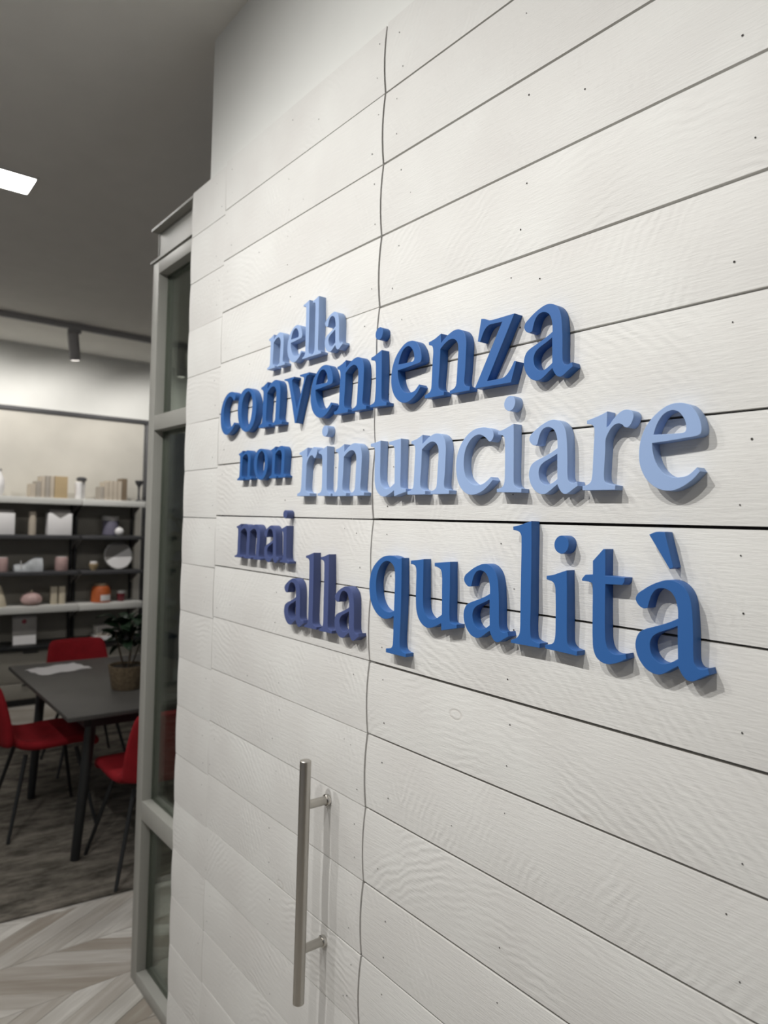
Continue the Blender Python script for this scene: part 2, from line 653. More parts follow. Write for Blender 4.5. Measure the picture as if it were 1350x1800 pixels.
def course(parent, xl, xr, gap, dz0=0.0, dz1=0.0, xs=(), extra=0, jitter=0.0, top=None, bow=(0, 0)):
    for i in range(len(EDGE) - 1):
        za, zb = EDGE[i], EDGE[i + 1]
        if top and i == len(EDGE) - 2:
            zb = top
        sh = lambda z: dz0 + (dz1 - dz0) * z / 2.7
        j = lambda: rng.uniform(-0.0005, 0.0005)
        ga = gap * rng.uniform(0.6, 1.4)
        gb = gap * rng.uniform(0.6, 1.4)
        z0 = (za + sh(za) + ga / 2 + j(), za + sh(za) + gb / 2 + j())
        z1 = (zb + sh(zb) - ga / 2 + j(), zb + sh(zb) - gb / 2 + j())
        xa = xl + rng.uniform(-jitter, jitter)
        xb = xr + rng.uniform(-jitter, jitter)
        L = xb - xa
        me = board_mesh(L, (0, z0[1] - z0[0]), (z1[0] - z0[0], z1[1] - z0[0]), holes_for(L, [x - xa for x in xs], extra), bow)
        o = obj('plank', me, parent=parent, loc=(xa, rng.uniform(-0.0004, 0.0006), z0[0]))


SEAM, STRIP, WEND = -1.1780, -1.9355, -2.178
course(wr, SEAM + 0.0025, 3.09, 0.0045, xs=(SEAM + 0.06, -0.80, -0.42, 0.1, 0.6, 1.1), extra=2, jitter=0.0006, top=2.7035, bow=(BOW, 0))
obj('lining', box(SEAM - 0.10, 3.09, 0.0200, 0.0215, FLOOR + 0.01, 2.68), 'gap_lining', wr)

dr = tag(thing('door_1', 'boarded swing door with a tall steel bar handle, flush in the white wall', 'door', (STRIP, 0, FLOOR), kind='structure'),)
course(dr, 0.0004, SEAM - 0.0025 - STRIP, 0.0028, xs=(0.03, 0.38, 0.72), extra=1, jitter=0.0006, bow=(0, BOW))
for o in dr.children:
    o.location.z -= FLOOR
obj('lining', box(0.0, SEAM - 0.104 - STRIP, 0.0200, 0.0215, 0.05, 2.70), 'gap_lining', dr)

tr = thing('trim_1', 'narrow boarded strip between the door and the glass partition', 'trim', (WEND, 0, FLOOR), kind='structure')
course(tr, 0.0, STRIP - 0.0004 - WEND, 0.0016, dz0=-0.003, dz1=-0.011, xs=(0.20,), extra=0, jitter=0.0005)
for o in tr.children:
    o.location.z -= FLOOR
obj('lining', box(0.086, STRIP - WEND - 0.001, 0.0200, 0.0215, 0.05, 2.67), 'gap_lining', tr)

# ------------------------------------------------------------------ door handle (part of the door)
HX = -1.3125
hb = obj('pull_handle', tube([(0, 0, -0.262), (0, 0, -0.2605), (0, 0, 0.2605), (0, 0, 0.262)], [0.0108, 0.0125, 0.0125, 0.0108], 28), 'brushed_steel', dr,
         loc=(HX - STRIP, -0.062, 0.865 - FLOOR))
tag(hb, 'tall round brushed steel bar handle')
for z in (0.1635, -0.1475):
    obj('post', tube([(0, 0.008, z), (0, 0.0545, z)], 0.0095, 20), 'brushed_steel', hb)
    obj('rosette', tube([(0, 0.0540, z), (0, 0.0550, z), (0, 0.0605, z), (0, 0.0625, z)], [0.0115, 0.0128, 0.0128, 0.012], 24), 'polished_steel', hb)

# ------------------------------------------------------------------ raised letters
# outlines in thousandths of the stem height, from the letter's left end and baseline; c = corner
GLYPHS = {
    'a': ['148,668c 95,656 36,687 0,746 18,804 86,859 187,923 282,965 362,989 441,989 520,959 591,892 631,805 650,702 662,573 670,418 675,256 686,167 718,121 765,110 830,130c 848,71c 773,27 714,-11 667,-33 612,-29 563,11 527,67 512,97c 456,61 379,7 307,-29 233,-30 157,-3 87,57 35,138 9,238 19,323 56,391 124,435 221,472 330,513 416,551 499,595c 495,684 483,743 460,807 416,863 357,891 299,896 240,873 197,821 169,750', '496,515c 432,483 346,445 274,411 216,365 187,300 188,238 213,167 259,120 311,96 362,96 441,128 508,173c'],
    'e': ['173,563c 400,577 596,596 740,611 777,633 787,679 778,745 750,828 703,905 641,970 571,1004 500,1016 421,1014 334,989 229,925 131,835 62,733 18,613 0,490 6,350 36,248 99,138 193,51 285,3 366,-15 446,-14 532,10 631,63 713,126 779,200c 741,248c 689,200 629,158 552,142 474,140 378,167 304,222 236,316 196,417 178,502', '190,665c 213,743 256,831 312,897 376,929 439,935 503,908 551,855 587,792 599,732 598,688 579,664 478,657 358,659'],
    'l': ['0,1509c 123,1534 214,1562 304,1586c 315,1327 323,926 328,525 332,185 353,98 417,66 488,57c 485,1c 13,-5c 12,33c 105,72 150,130 160,202 157,507 153,913 147,1321 138,1407 99,1447 4,1465c'],
    'dotless': ['0,910c 103,931 198,964 303,1000c 313,777 321,492 330,207 344,115 400,66 481,51c 479,-4c 7,9c 6,56c 81,70 129,101 151,162 154,375 145,664 131,799 100,840 1,866c'],
    'dot': ['212,1418 267,1405 307,1368 322,1316 312,1264 279,1216 219,1194 167,1208 123,1245 107,1298 118,1352 155,1397'],
    't': ['146,1136c 285,1281c 313,1282c 321,977c 573,973c 567,923 543,888c 324,879c 326,642 334,353 348,220 384,139 445,102 521,103 606,126c 618,71c 534,22 459,-10 394,-29 304,-23 224,26 181,117 168,233 159,525 152,819 142,873 95,888 6,891c 0,905 17,935 51,969c 151,977c'],
    'grave': ['145,1466c 206,1493 265,1502 326,1500c 436,1128c 392,1107c'],
    'q': ['808,970c 820,477 822,8 817,-380 842,-447 898,-479 973,-490c 970,-545c 478,-549c 475,-487c 580,-470 635,-426 649,-311 648,-74 648,48c 559,4 425,-24 286,1 141,94 43,232 0,401 6,589 70,755 186,873 322,955 496,991 630,982 740,949c', '646,747 614,828 539,883 432,901 307,844 223,729 179,590 178,442 212,298 288,184 399,112 536,94 652,127c'],
    'u': ['2,943c 154,960 292,982c 299,629 306,353 329,230 398,138 484,108 584,124 722,202c 712,542 698,798 673,851 609,880 540,891c 539,941c 678,956 868,977c 878,558 886,173 905,115 958,98 1038,99c 1037,46c 892,14 720,-28c 713,76c 642,39 534,-6 424,-31 310,1 210,89 157,210 140,361 136,615 132,806 110,862 60,885 0,890c'],
    'c': ['722,772 683,787 649,821 588,863 495,895 401,883 308,826 229,733 185,618 171,490 187,361 233,251 305,180 402,133 496,121 601,143 691,193 751,239c 794,190c 719,121 618,47 514,1 394,-25 270,-11 142,65 53,186 12,328 0,458 16,587 75,734 169,856 290,945 424,993 584,1000 689,975 761,936 788,886 784,829 754,789'],
    'r': ['42,926c 132,947 248,978 352,1015c 349,811c 383,836 433,895 508,967 575,1004 641,1008 700,984 730,933 719,868 688,812 647,784 605,794 571,827 529,843 478,839 419,799 369,728 340,662 336,503 328,315 327,179 342,118 386,90 494,65c 492,9c 2,10c 0,65c 66,79 124,116 145,185 153,361 160,591 165,760 158,822 130,859 47,884c'],
    'n': ['64,907c 210,939 353,996c 360,845c 425,889 535,952 682,993 811,965 895,882 929,769 930,561 922,317 912,134 939,82 1033,55c 1030,-2c 593,-3c 594,47c 682,71 726,113 740,224 750,447 759,657 742,769 670,846 576,862 465,825 350,750c 343,465 331,147 362,93 459,53c 458,-5c 2,-4c 0,51c 99,77 146,125 160,267 168,537 174,768 146,834 70,861c'],
    'z': ['92,1049c 165,1032 252,994 420,987 583,990 748,991c 247,92c 418,90 581,104 675,175 766,307c 805,296c 713,6c 0,9c 3,27c 513,918c 372,922 254,921 171,868 82,702c 29,718c'],
    'o': ['474,983 681,922 833,781 918,555 905,327 818,133 655,-2 453,-37 240,33 78,201 0,447 15,685 124,868 268,961', '523,901 660,802 723,631 714,414 655,216 534,77 419,39 294,126 207,300 194,497 227,688 336,842'],
    'v': ['0,951c 406,951c 402,913c 344,898 319,859 547,257c 793,830 787,872 750,898 634,922c 632,955c 995,958c 997,914c 925,902 870,855 536,-39c 479,-32c 187,818 131,885 2,922c'],
    'm': ['74,918c 188,943 365,1000c 372,887c 513,962 671,995 800,957 868,870c 1050,948 1261,1000 1414,967 1510,872 1541,715 1527,370 1505,110 1547,58 1622,45c 1619,-3c 1173,-5c 1170,37c 1290,69 1317,129 1332,361 1359,651 1319,809 1208,871 1087,853 936,783c 924,489 909,107 952,62 1041,41c 1034,-6c 584,-12c 581,32c 700,66 734,127 735,408 758,631 722,792 615,864 488,845 348,767c 342,466 343,106 379,56 471,35c 464,-4c 3,-6c 0,42c 115,64 161,127 171,460 184,762 161,852 76,883c'],
}
WORDS = [
    ('nella', 0.0855, 2.0305, [('n', -1.6169), ('e', -1.5173), ('l', -1.4479), ('l', -1.4074), ('a', -1.3522)]),
    ('convenienza', 0.115, 1.8842, [('c', -1.8819), ('o', -1.7751), ('n', -1.6528), ('v', -1.5276), ('e', -1.4045), ('n', -1.3053), ('i', -1.1737), ('e', -1.1055), ('n', -1.003), ('z', -0.8713), ('a', -0.7639)]),
    ('non', 0.079, 1.7515, [('n', -1.7663), ('o', -1.6718), ('n', -1.5895)]),
    ('rinunciare', 0.1125, 1.7035, [('r', -1.4512), ('i', -1.3633), ('n', -1.3018), ('u', -1.1671), ('n', -1.0458), ('c', -0.9135), ('i', -0.815), ('a', -0.7474), ('r', -0.6439), ('e', -0.552)]),
    ('mai', 0.0905, 1.543, [('m', -1.7675), ('a', -1.6051), ('i', -1.5234)]),
    ('alla', 0.109, 1.4015, [('a', -1.4975), ('l', -1.4044), ('l', -1.3423), ('a', -1.2814)]),
    ('qualita', 0.1245, 1.46, [('q', -1.1578), ('u', -1.0299), ('a', -0.886), ('l', -0.7766), ('i', -0.7061), ('t', -0.641), ('a', -0.552)]),
]


def outline(s, res=4):
    pts = []
    for t in s.split():
        c = t.endswith('c')
        x, z = t.rstrip('c').split(',')
        pts.append((Vector((float(x), float(z))), c))
    n = len(pts)
    out = []
    for i in range(n):
        p1, c1 = pts[i]
        p2, c2 = pts[(i + 1) % n]
        p0 = pts[i - 1][0] if not c1 else p1 - (p2 - p1) * 0.6
        p3 = pts[(i + 2) % n][0] if not c2 else p2 + (p2 - p1) * 0.6
        out.append(p1)
        if c1 and c2:
            continue
        # centripetal Catmull-Rom
        d = lambda a, b: max((a - b).length, 1e-6) ** 0.5
        t0, t1 = 0.0, d(p0, p1)
        t2 = t1 + d(p1, p2)
        t3 = t2 + d(p2, p3)
        for k in range(1, res):
            t = t1 + (t2 - t1) * k / res
            a1 = p0 * ((t1 - t) / (t1 - t0)) + p1 * ((t - t0) / (t1 - t0))
            a2 = p1 * ((t2 - t) / (t2 - t1)) + p2 * ((t - t1) / (t2 - t1))
            a3 = p2 * ((t3 - t) / (t3 - t2)) + p3 * ((t - t2) / (t3 - t2))
            b1 = a1 * ((t2 - t) / (t2 - t0)) + a2 * ((t - t0) / (t2 - t0))
            b2 = a2 * ((t3 - t) / (t3 - t1)) + a3 * ((t - t1) / (t3 - t1))
            out.append(b1 * ((t2 - t) / (t2 - t1)) + b2 * ((t - t1) / (t2 - t1)))
    return out


T_LET = 0.020


def glyph_mesh(g, size, name):
    cu = bpy.data.curves.new('tmp', 'CURVE')
    cu.dimensions = '2D'
    cu.fill_mode = 'BOTH'
    bev = 0.0005
    cu.extrude = T_LET / 2 - bev
    cu.bevel_depth = bev
    cu.bevel_resolution = 1
    cu.offset = -bev
    for s in GLYPHS[g]:
        pts = outline(s)
        sp = cu.splines.new('POLY')
        sp.points.add(len(pts) - 1)
        for p, v in zip(sp.points, pts):
            p.co = (v.x * size / 1000, v.y * size / 1000, 0, 1)
        sp.use_cyclic_u = True
    ob = bpy.data.objects.new('tmp', cu)
    C.objects.link(ob)
    dg = bpy.context.evaluated_depsgraph_get()
    me = bpy.data.meshes.new_from_object(ob.evaluated_get(dg))
    bpy.data.objects.remove(ob)
    bpy.data.curves.remove(cu)
    # stand it up: curve plane -> XZ, front face towards -Y
    me.transform(Matrix.Rotation(PI / 2, 4, 'X'))
    me.transform(Matrix.Translation((0, -T_LET / 2, 0)))
    me.name = name
    me.materials.clear()
    shade(me, 30)
    return me


PAINT = {'nella': ('light_blue_paint', 'pale blue'), 'convenienza': ('mid_blue_paint', 'royal blue'), 'non': ('mid_blue_paint', 'royal blue'),
         'rinunciare': ('light_blue_paint', 'pale blue'), 'mai': ('dark_blue_paint', 'slate blue'), 'alla': ('dark_blue_paint', 'slate blue'),
         'qualita': ('mid_blue_paint', 'royal blue')}
SHOWN = {'qualita': 'qualit\u00e0'}
ORD = ['first', 'second', 'third']
cache = {}
for word, size, base, letters in WORDS:
    mat, tone = PAINT[word]
    seen = {}
    tot = {}
    for ch, _ in letters:
        tot[ch] = tot.get(ch, 0) + 1
    for idx, (ch, x) in enumerate(letters):
        grave = word == 'qualita' and idx == len(letters) - 1
        g = 'dotless' if ch == 'i' else ch
        if (g, word) not in cache:
            cache[(g, word)] = glyph_mesh(g, size, 'raised_letter')
        k = seen.get(ch, 0)
        seen[ch] = k + 1
        w = SHOWN.get(word, word)
        if grave:
            lab = 'royal blue raised letter \u00e0 with grave accent ending the word qualit\u00e0'
        elif word == 'qualita' and ch == 'a':
            lab = 'royal blue raised letter a without accent in the word qualit\u00e0'
        elif tot[ch] > 1:
            lab = '%s raised letter %s, %s %s of the word %s' % (tone, ch, ORD[k], ch, w)
        else:
            lab = '%s raised letter %s of the word %s' % (tone, ch, w)
        o = obj('raised_letter', cache[(g, word)], mat, loc=(x, 0.0008, base))
        tag(o, lab, 'letter', 'raised slogan letters on the boarded wall')
        if ch == 'i':
            if ('dot', word) not in cache:
                cache[('dot', word)] = glyph_mesh('dot', size, 'dot')
            obj('dot', cache[('dot', word)], mat, parent=o)
        if grave:
            obj('grave_accent', glyph_mesh('grave', size, 'grave_accent'), mat, parent=o)

# ------------------------------------------------------------------ glass partition and steel beam beside the boards
PY0, PY1 = 0.026, 0.082
pt = thing('window_1', 'tall grey steel framed glass partition beside the boarded wall', 'partition', (-2.585, PY0, FLOOR), kind='structure')
D = PY1 - PY0
LW = 0.486                                   # from the free post to the wall end


def fr(name, x0, x1, z0, z1, y0=0.0, y1=D, mat='steel_frame_paint', bev=0.002):
    return obj(name, box(x0, x1, y0, y1, z0, z1, bev), mat, pt)


fr('post', 0.0, 0.056, 0.0, 2.60)
fr('jamb', LW - 0.045, LW, 0.0, 2.60)
fr('bottom_rail', 0.056, LW - 0.045, 0.0, 0.045)
fr('lower_rail', 0.056, LW - 0.045, 0.588, 0.655)
fr('transom', 0.056, LW - 0.045, 1.985, 2.040)
fr('top_rail', 0.056, LW - 0.045, 2.555, 2.60)
for z0, z1 in ((0.045, 0.588), (0.655, 1.985), (2.040, 2.555)):
    fr('pane', 0.056, LW - 0.045, z0, z1, 0.034, 0.040, 'window_glass', 0.0)
    # glazing beads round each pane
    fr('glazing_bead', 0.056, 0.068, z0, z1, 0.041, 0.056)
    fr('glazing_bead', 0.068, LW - 0.045, z0, z0 + 0.012, 0.041, 0.056)
    fr('glazing_bead', 0.068, LW - 0.045, z1 - 0.012, z1, 0.041, 0.056)

bm_ = thing('steel_beam', 'grey steel I section beam on top of the glass partition', 'beam', (-2.612, 0.024, 2.578))
obj('bottom_flange', box(0, 0.51, 0.0, 0.070, 0, 0.008), 'steel_frame_paint', bm_)
obj('web', box(0.006, 0.51, 0.031, 0.038, 0.008, 0.122), 'steel_frame_paint', bm_)
obj('top_flange', box(0, 0.51, 0.0, 0.070, 0.122, 0.130), 'steel_frame_paint', bm_)
obj('end_plate', box(0.0, 0.006, 0.028, 0.041, 0.008, 0.122), 'steel_frame_paint', bm_)

# ------------------------------------------------------------------ back wall of the room beyond
XW = -7.0
tag(obj('wall_back', box(XW - 0.12, XW, -4.1, 4.1, FLOOR - 0.004, CEIL), 'white_wall_paint'),
    'back wall behind the shelves, beige paper below a white band', 'wall', kind='structure')
wb = bpy.data.objects['wall_back']
obj('wallpaper_panel', box(XW + 0.0005, XW + 0.012, -4.05, 1.56, 0.10, 2.545), 'wallpaper_beige', wb)
obj('ledge', box(XW + 0.0005, XW + 0.035, -4.05, 1.66, 2.545, 2.585, 0.003), 'charcoal_shelf', wb)
obj('navy_panel', box(XW + 0.0005, XW + 0.02, 1.66, 4.05, 0.0, 2.50), 'navy_wall_paint', wb)
obj('pilaster', box(XW + 0.0005, XW + 0.05, 1.57, 1.655, 0.0, 2.54, 0.003), 'charcoal_shelf', wb)

# ceiling track with spotlight heads
tk = tag(obj('ceiling_track', box(-5.978, -5.942, -3.0, 2.6, CEIL - 0.045, CEIL, 0.004), 'track_grey'),
         'long grey spotlight track on the ceiling before the shelves', 'track')
head = thing('track_spotlight', 'grey cylindrical spotlight hanging from the track above the candles', 'spotlight', (-5.96, BACK_SPOTS[2], CEIL - 0.045), group='spotlights on the ceiling track')
obj('mount', box(-0.018, 0.018, -0.05, 0.05, -0.028, 0.0, 0.003), 'track_grey', head)
bd = obj('lamp_body', lathe([(0.030, -0.115), (0.040, -0.113), (0.042, -0.105), (0.042, 0.095), (0.036, 0.10)], 20), 'track_grey', head, loc=(0, 0.0, -0.125), rot=(math.radians(10), math.radians(14), 0))
obj('lens', lathe([(0.028, -0.1175), (0.030, -0.1155)], 20), 'lamp_lens', bd)
obj('stem', tube([(0, 0, -0.02), (0, 0, -0.10)], 0.008, 10), 'track_grey', head)
for i, y in enumerate(BACK_SPOTS):
    if i < 3:                      # the two further left stay outside the picture
        continue
    c = copy_tree(head)
    c.location.y = y
    c['label'] = 'grey spotlight on the ceiling track seen behind the glass partition'

# bright panel in the ceiling
pn = thing('ceiling_panel_light', 'bright white rectangular light panel set in the dark ceiling', 'light', (-3.58, -0.52, CEIL))
obj('diffuser', box(-0.095, 0.095, -0.325, 0.325, -0.006, -0.003), 'led_diffuser', pn)
bm = bmesh.new()
add_box(bm, -0.105, 0.105, 0.325, 0.335, -0.008, 0)
add_box(bm, -0.105, 0.105, -0.335, -0.325, -0.008, 0)
add_box(bm, -0.105, -0.095, -0.325, 0.325, -0.008, 0)
add_box(bm, 0.095, 0.105, -0.325, 0.325, -0.008, 0)
obj('rim', bm, 'white_shelf', pn)

pn2 = copy_tree(pn)  # unseen panels, added as fill light for the room beyond
pn3 = copy_tree(pn)
pn3.location.y = 1.36
pn3['label'] = 'added white fill light panel in the ceiling, hidden behind the boarded wall'
pn2.location.y = -2.4
pn2['label'] = 'added white fill light panel in the ceiling, outside the picture'
# ------------------------------------------------------------------ shelving unit
SX0, SX1 = -6.985, -6.70            # back, front
sh = thing('shelving_unit', 'charcoal wall shelving with white top and bottom shelves along the back wall', 'shelf', (SX1, 0, FLOOR))
Z = lambda z: z - FLOOR


def sp(name, x0, x1, y0, y1, z0, z1, mat, bev=0.002):
    return obj(name, box(x0 - SX1, x1 - SX1, y0, y1, Z(z0), Z(z1), bev), mat, sh)


Y0S, YM, Y1S = -1.70, 0.925, 1.50
for y0, y1 in ((Y0S, YM - 0.003), (YM + 0.003, Y1S)):
    sp('white_shelf', SX0, SX1, y0, y1, 1.722, 1.778, 'white_shelf')
    sp('dark_shelf', SX0, SX1, y0 + 0.01, y1 - 0.01, 1.414, 1.448, 'charcoal_shelf')
    sp('dark_shelf', SX0, SX1, y0 + 0.01, y1 - 0.01, 1.096, 1.130, 'charcoal_shelf')
    sp('white_shelf', SX0, SX1, y0, y1, 0.772, 0.832, 'white_shelf')
    sp('back_panel', SX0 - 0.002, SX0 + 0.012, y0, y1, 0.50, 1.722, 'charcoal_panel', 0.0)
for y in (Y0S + 0.02, -0.38, YM - 0.018, YM + 0.018, Y1S - 0.04):
    sp('upright', SX0 + 0.012, SX0 + 0.045, y - 0.011, y + 0.011, 0.50, 1.722, 'black_metal')
    for z in (1.722, 1.414, 1.096, 0.772):
        bm = bmesh.new()
        pl = [(SX0 + 0.04 - SX1, Z(z) - 0.10), (SX0 + 0.04 - SX1, Z(z)), (-0.06, Z(z)), (-0.06, Z(z) - 0.012)]
        A = [bm.verts.new((a, y - 0.004, b)) for a, b in pl]
        B = [bm.verts.new((a, y + 0.004, b)) for a, b in pl]
        bm.faces.new(A)
        bm.faces.new(B[::-1])
        for i in range(4):
            bm.faces.new((A[i], A[(i + 1) % 4], B[(i + 1) % 4], B[i]))
        obj('bracket', bm, 'grey_card', sh)

cb = thing('low_sideboard', 'low charcoal sideboard under the wall shelves', 'sideboard', (SX1, 0, FLOOR))


def cbp(name, x0, x1, y0, y1, z0, z1, mat, par=None, bev=0.002):
    return obj(name, box(x0 - SX1, x1 - SX1, y0, y1, Z(z0), Z(z1), bev), mat, par or cb)


cbp('carcass', SX0, SX1 - 0.02, Y0S, Y1S, 0.03, 0.46, 'charcoal_panel')
cbp('worktop', SX0, SX1 + 0.03, Y0S - 0.01, Y1S + 0.01, 0.46, 0.492, 'black_metal')
cbp('plinth', SX0, SX1 - 0.06, Y0S + 0.02, Y1S - 0.02, FLOOR, 0.03, 'black_metal')
w_ = (Y1S - Y0S) / 5
for i in range(5):
    a, b = Y0S + w_ * i + 0.003, Y0S + w_ * (i + 1) - 0.003
    for z0, z1 in ((0.04, 0.175), (0.182, 0.452)):
        d = cbp('drawer', SX1 - 0.02, SX1, a, b, z0, z1, 'charcoal_panel')
        obj('pull', box(0.0, 0.014, (a + b) / 2 - 0.06, (a + b) / 2 + 0.06, Z(z1) - 0.02, Z(z1) - 0.008, 0.002), 'black_metal', d)

# ------------------------------------------------------------------ things on the shelves (top shelf surface 1.778, then 1.448, 1.130, 0.832, sideboard 0.492)
XI = -6.79


def book(y0, y1, h, cover, label, zb, depth=0.15, group=None, tilt=0.0):
    t = thing('book', label, 'book', (XI, (y0 + y1) / 2, zb), group=group)
    w = y1 - y0
    bm = bmesh.new()
    c = 0.0025
    add_box(bm, -depth / 2, depth / 2, -w / 2, -w / 2 + c, 0, h)
    add_box(bm, -depth / 2, depth / 2, w / 2 - c, w / 2, 0, h)
    add_box(bm, depth / 2 - c, depth / 2, -w / 2 + c, w / 2 - c, 0, h)
    obj('cover', bm, cover, t)
    obj('pages', box(-depth / 2 + 0.004, depth / 2 - c, -w / 2 + c, w / 2 - c, 0.003, h - 0.004), 'paper_pages', t)
    return t


G1 = 'books standing on the white top shelf'
y = 0.500
for i, (w, h, cv, lb) in enumerate([(0.040, 0.115, 'beige_cover', 'shortest beige book at the left of the books on the left of the top shelf'),
                                    (0.034, 0.140, 'stone_cover', 'stone grey book second from left on the left of the top shelf'),
                                    (0.032, 0.185, 'beige_cover', 'beige book third from left on the left of the top shelf'),
                                    (0.034, 0.190, 'stone_cover', 'stone grey book fourth from left on the left of the top shelf'),
                                    (0.032, 0.190, 'beige_cover', 'beige book leaning on the thick tan book on the top shelf'),
                                    (0.108, 0.192, 'tan_cover', 'thick tan book ending the row on the left of the top shelf')]):
    book(y, y + w, h, cv, lb, 1.778, group=G1)
    y += w + 0.004
y = 1.085
for i, (w, h, cv, lb) in enumerate([(0.030, 0.120, 'stone_cover', 'short stone grey book leftmost of the books near the glass on the top shelf'),
                                    (0.036, 0.165, 'beige_cover', 'beige book second from left near the glass on the top shelf'),
                                    (0.036, 0.178, 'beige_cover', 'beige book third from left near the glass on the top shelf'),
                                    (0.036, 0.178, 'beige_cover', 'beige book fourth from left near the glass on the top shelf'),
                                    (0.036, 0.178, 'beige_cover', 'beige book beside the dark brown book on the top shelf'),
                                    (0.046, 0.205, 'brown_cover', 'dark brown book ending the row near the glass on the top shelf')]):
    book(y, y + w, h, cv, lb, 1.778, group=G1)
    y += w + 0.004


def lathed(name, prof, mat, label, cat, y, zb, x=XI, group=None, n=24):
    return tag(obj(name, lathe(prof, n), mat, loc=(x, y, zb)), label, cat, group)


t = thing('vase', 'tall pale vase at the left edge on the top shelf', 'vase', (XI, 0.255, 1.778))
obj('body', lathe([(0.035, 0), (0.05, 0.03), (0.058, 0.09), (0.05, 0.15), (0.03, 0.19), (0.026, 0.21), (0.034, 0.225)]), 'white_card', t)
obj('rim', lathe([(0.034, 0.225), (0.036, 0.229), (0.030, 0.231)]), 'grey_lid', t)


def candlestick(y, label, pale):
    t = thing('candle_holder', label, 'candle holder', (XI, y, 1.778), group='candle holders on the top shelf')
    if pale:
        obj('glass_body', lathe([(0.030, 0), (0.032, 0.004), (0.032, 0.145), (0.028, 0.15)]), 'white_card', t, loc=(0, -0.014, 0))
        obj('post', lathe([(0.018, 0), (0.014, 0.006), (0.014, 0.17)], 16), 'grey_lid', t, loc=(0, 0.032, 0))
        obj('cap', lathe([(0.030, 0.162), (0.044, 0.172), (0.044, 0.188), (0.024, 0.200)]), 'charcoal_shelf', t, loc=(0, 0.012, 0))
    else:
        obj('foot', lathe([(0.030, 0), (0.030, 0.008), (0.012, 0.018)]), 'charcoal_shelf', t)
        obj('post', lathe([(0.011, 0.018), (0.009, 0.09), (0.012, 0.14)], 16), 'charcoal_shelf', t)
        obj('cup', lathe([(0.012, 0.14), (0.030, 0.165), (0.040, 0.195), (0.036, 0.198)]), 'charcoal_shelf', t)


candlestick(0.925, 'pale candle holder with dark cap between the two rows of books', True)
candlestick(1.462, 'slim dark flared candle holder at the right end of the top shelf', False)

# second shelf
SZ = 1.448


def display_box(y0, y1, h, label, zb, ribbon=True, lidh=0.030, x=XI):
    t = thing('gift_box', label, 'box', (x, (y0 + y1) / 2, zb))
    w = y1 - y0
    obj('body', box(-0.05, 0.05, -w / 2, w / 2, 0, h, 0.006), 'white_card', t)
    obj('top', box(-0.045, 0.045, -w / 2 + 0.012, w / 2 - 0.012, h, h + lidh, 0.004), 'grey_card', t)
    if ribbon:
        bm = bmesh.new()
        A = [bm.verts.new((0.051, a, b)) for a, b in ((-w * 0.34, h), (0, h - 0.045), (w * 0.34, h))]
        B = [bm.verts.new((0.049, a, b)) for a, b in ((-w * 0.34, h), (0, h - 0.045), (w * 0.34, h))]
        bm.faces.new(A)
        bm.faces.new(B[::-1])
        for i in range(3):
            bm.faces.new((A[i], A[(i + 1) % 3], B[(i + 1) % 3], B[i]))
        obj('flap', bm, 'grey_card', t)


display_box(0.215, 0.392, 0.185, 'white box with plain grey lid at the left edge of the second shelf', SZ, False)
display_box(0.655, 0.856, 0.195, 'white gift box with a grey pointed flap on the second shelf', SZ)
t = thing('pillar_candle', 'slim beige pillar candle between the two white boxes', 'candle', (XI, 0.538, SZ))
obj('wax', lathe([(0.030, 0), (0.031, 0.004), (0.030, 0.195), (0.024, 0.203), (0.008, 0.199)]), 'beige_cover', t)
obj('wick', tube([(0, 0, 0.198), (0.001, 0, 0.210)], 0.0015, 6), 'black_metal', t)


def jar(y, r, h, body, label, zb, lid=None, x=XI, group=None):
    t = thing('candle_jar', label, 'candle jar', (x, y, zb), group=group)
    obj('body', lathe([(r * 0.9, 0), (r, 0.008), (r, h * 0.9), (r * 0.94, h)]), body, t)
    if lid:
        obj('lid', lathe([(r * 1.04, h), (r * 1.07, h + 0.006), (r * 1.07, h + 0.036), (r * 0.98, h + 0.042)]), lid, t)
    else:
        obj('wax', lathe([(r * 0.8, h), (r * 0.8, h + 0.003)]), 'white_card', t)
    return t


jar(1.226, 0.072, 0.138, 'violet_glass', 'large violet candle jar with grey lid on the second shelf', SZ, 'grey_lid', x=-6.852)
t = thing('ornament_ball', 'small white ball in front of the violet candle jar', 'ornament', (-6.731, 1.270, SZ + 0.001))
obj('ball', lathe([(0.012, 0)] + [(0.040 * math.sin(a * PI / 12), 0.0385 - 0.040 * math.cos(a * PI / 12)) for a in range(2, 12)] + [(0.004, 0.0785)]), 'white_card', t)
obj('cap', lathe([(0.007, 0.077), (0.007, 0.085)], 12), 'grey_lid', t)

# third shelf
SZ = 1.130
jar(0.315, 0.042, 0.120, 'pink_glaze', 'pink candle jar at the left edge of the third shelf', SZ, group='pink candle jars')
jar(0.788, 0.054, 0.122, 'pink_glaze', 'pink candle jar between the silver cloth bag and the small gold tea light holder', SZ, group='pink candle jars')
